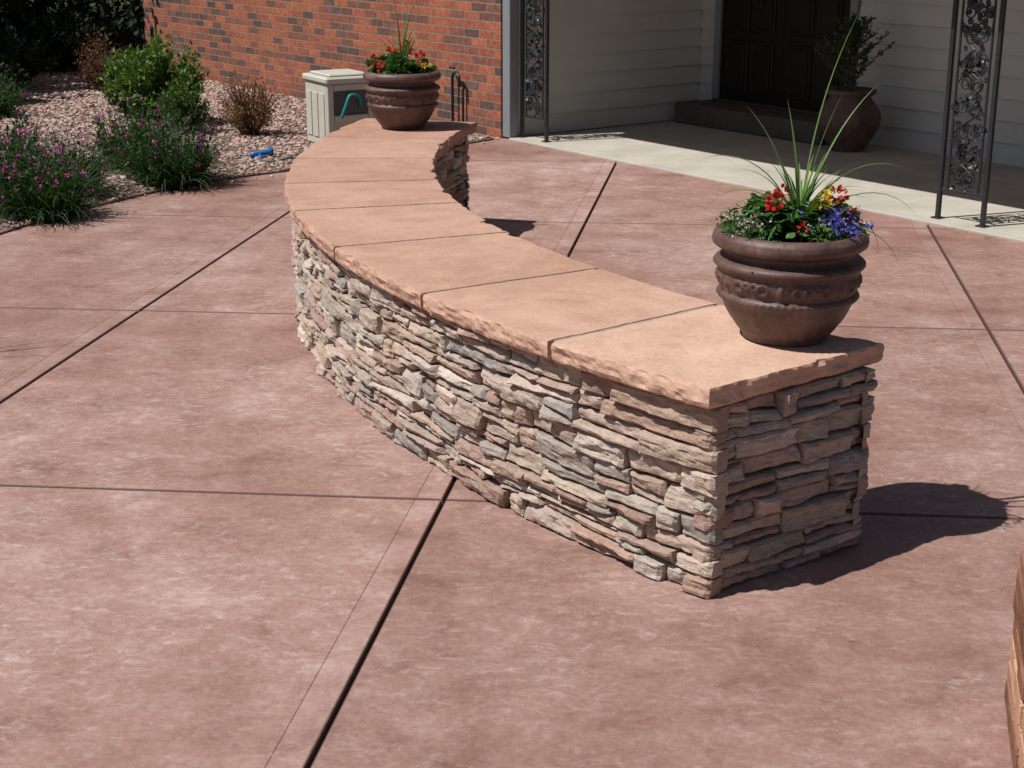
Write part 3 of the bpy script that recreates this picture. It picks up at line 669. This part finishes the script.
for (x,y,r,h) in ((-5.0,15.0,.55,.55),(-5.6,15.9,.6,.6),(-6.4,16.6,.7,.6),(-4.9,16.7,.5,.6),(-4.7,13.9,.3,.35)):
    shrub('dark_juniper_shrub',(x,y,.0),r,h,110,(.018,.034,.015),.06,leaves=45,lean=.8,mat=M_dleaf)
def perennial(name,loc,rad,h,n,fl=1,col=(.036,.082,.025),nf=60,fcol=(.36,.04,.28)):
    mb=MB()
    for _ in range(n):
        a=rng.uniform(0,6.28);r=rad*.65*rng.random()**.5;b=(r*math.cos(a),r*math.sin(a),0);a2=a+rng.normal(0,.7)
        blade(mb,b,a2,h*rng.uniform(.5,1.3),rng.uniform(3,50),.0045,greens(1,col,.4)[0],6,rng.uniform(.2,1.3))
    for _ in range(n//3):
        a=rng.uniform(0,6.28);r=rad*rng.random()**.5;top=np.array([r*math.cos(a),r*math.sin(a),h*rng.uniform(.4,.95)])
        tube(mb,[top*np.array([.6,.6,0]),top],[.002,.001],3,col);t=rng.uniform(.1,1,16);p=top*np.c_[.6+.4*t,.6+.4*t,t];inst(mb,LEAF[0],LEAF[1],p,nrm(rng.normal(0,.6,(16,3))+[0,0,.5]),nrm(rng.normal(0,.5,(16,3))+[0,0,1]),rng.uniform(.02,.04,16),greens(16,col,.3))
    for _ in range(nf):
        a=rng.uniform(0,6.28);r=rad*1.05*rng.random()**.4;c=np.array([r*math.cos(a),r*math.sin(a),h*rng.uniform(.5,1.1)*(1-.3*(r/rad)**2)])
        tube(mb,[c*np.array([.7,.7,.2]),c],.0012,3,col);bloom(mb,c,.009,8,np.array(fcol)*rng.uniform(.8,1.35),.019)
    return mb.build(name,[M_leaf,M_petal],None,False,loc)
perennial('purple_perennial',(-2.22,9.70,.0),.33,.45,560,nf=34)
perennial('purple_perennial',(-2.58,10.35,.0),.32,.46,480,nf=26,col=(.05,.105,.03))
perennial('purple_perennial',(-2.70,8.60,.0),.26,.42,480,nf=40,fcol=(.45,.05,.30))
perennial('purple_perennial',(-3.02,8.78,.0),.30,.48,520,nf=40,fcol=(.45,.05,.30))
perennial('purple_perennial',(-3.30,9.6,.0),.34,.50,480,nf=26)
perennial('purple_perennial',(-2.75,9.25,.0),.26,.40,380,nf=26)
perennial('purple_perennial',(-4.55,13.0,.0),.36,.45,400,nf=6)
perennial('shadow_casting_grass',(-3.0,5.45,.0),.25,1.1,160,nf=0)  # unseen grass added beside the view to cast a thin shadow on the patio

# ------------------------------------------------------------------ trees and hedge for the dark corner
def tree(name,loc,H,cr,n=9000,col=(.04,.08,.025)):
    mb=MB();tube(mb,[(0,0,-.1),(.05,.02,H*.25),(-.03,.08,H*.5),(.05,0,H*.75)],[.22,.17,.12,.06],10,(1,1,1),1)
    ends=[]
    for k in range(16):
        a=k*2.4;z=H*rng.uniform(.33,.7);L=cr*rng.uniform(.55,.95);e=np.array([math.cos(a)*L,math.sin(a)*L,z+L*rng.uniform(.2,.6)])
        m_=np.array([e[0]*.5,e[1]*.5,z+(e[2]-z)*.35]);tube(mb,[(0,0,z),m_,e],[.07,.045,.015],6,(1,1,1),1);ends+=[e,m_+np.array([0,0,.5])]
    ends.append(np.array([0,0,H]));per=n//len(ends)
    for e in ends:
        leafball(mb,e,(cr*.38,cr*.38,cr*.28),per,.24,col,shell=.1)
    return mb.build(name,[M_dleaf,M_bark],None,False,loc)
tree('shade_tree',(-8.3,15.1,0),5.2,2.3,9000)  # extra tree out of view, added to deepen shade on the gravel
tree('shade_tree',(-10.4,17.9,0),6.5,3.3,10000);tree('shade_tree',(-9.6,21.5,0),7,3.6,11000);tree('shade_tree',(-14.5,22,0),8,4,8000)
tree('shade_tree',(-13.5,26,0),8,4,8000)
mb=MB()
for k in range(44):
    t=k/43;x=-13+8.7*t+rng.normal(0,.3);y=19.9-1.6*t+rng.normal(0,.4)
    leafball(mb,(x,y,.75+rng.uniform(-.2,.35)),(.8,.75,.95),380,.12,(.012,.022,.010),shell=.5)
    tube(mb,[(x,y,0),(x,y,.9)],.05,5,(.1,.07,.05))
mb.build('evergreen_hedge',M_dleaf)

# ------------------------------------------------------------------ light, sky, camera
sd=Vector((-.94,-.33,0)).normalized();el=math.radians(58)
S=Vector((sd.x*math.cos(el),sd.y*math.cos(el),math.sin(el)))
ld=D.lights.new('sun','SUN');ld.energy=5.0;ld.angle=math.radians(.5);ld.color=(1,.965,.91)
lo=D.objects.new('sun',ld);SC.collection.objects.link(lo);lo.rotation_euler=S.to_track_quat('Z','Y').to_euler();lo.location=(0,0,20)
w=D.worlds.new('World');SC.world=w;w.use_nodes=True;nt=w.node_tree
sk=nt.nodes.new('ShaderNodeTexSky');sk.sky_type='NISHITA';sk.sun_disc=False;sk.sun_elevation=el;sk.sun_rotation=math.atan2(S.x,S.y)
nt.links.new(sk.outputs[0],nt.nodes['Background'].inputs[0]);nt.nodes['Background'].inputs[1].default_value=.05
cd=D.cameras.new('camera');cd.sensor_width=36;cd.lens=1500*36/1024;cd.clip_end=1000;cd.clip_start=.05
co=D.objects.new('camera',cd);SC.collection.objects.link(co);co.location=(0,0,1.7);co.rotation_euler=(math.radians(90-17.5),0,0);SC.camera=co
SC.view_settings.view_transform='Standard';SC.view_settings.look='None';SC.view_settings.exposure=0
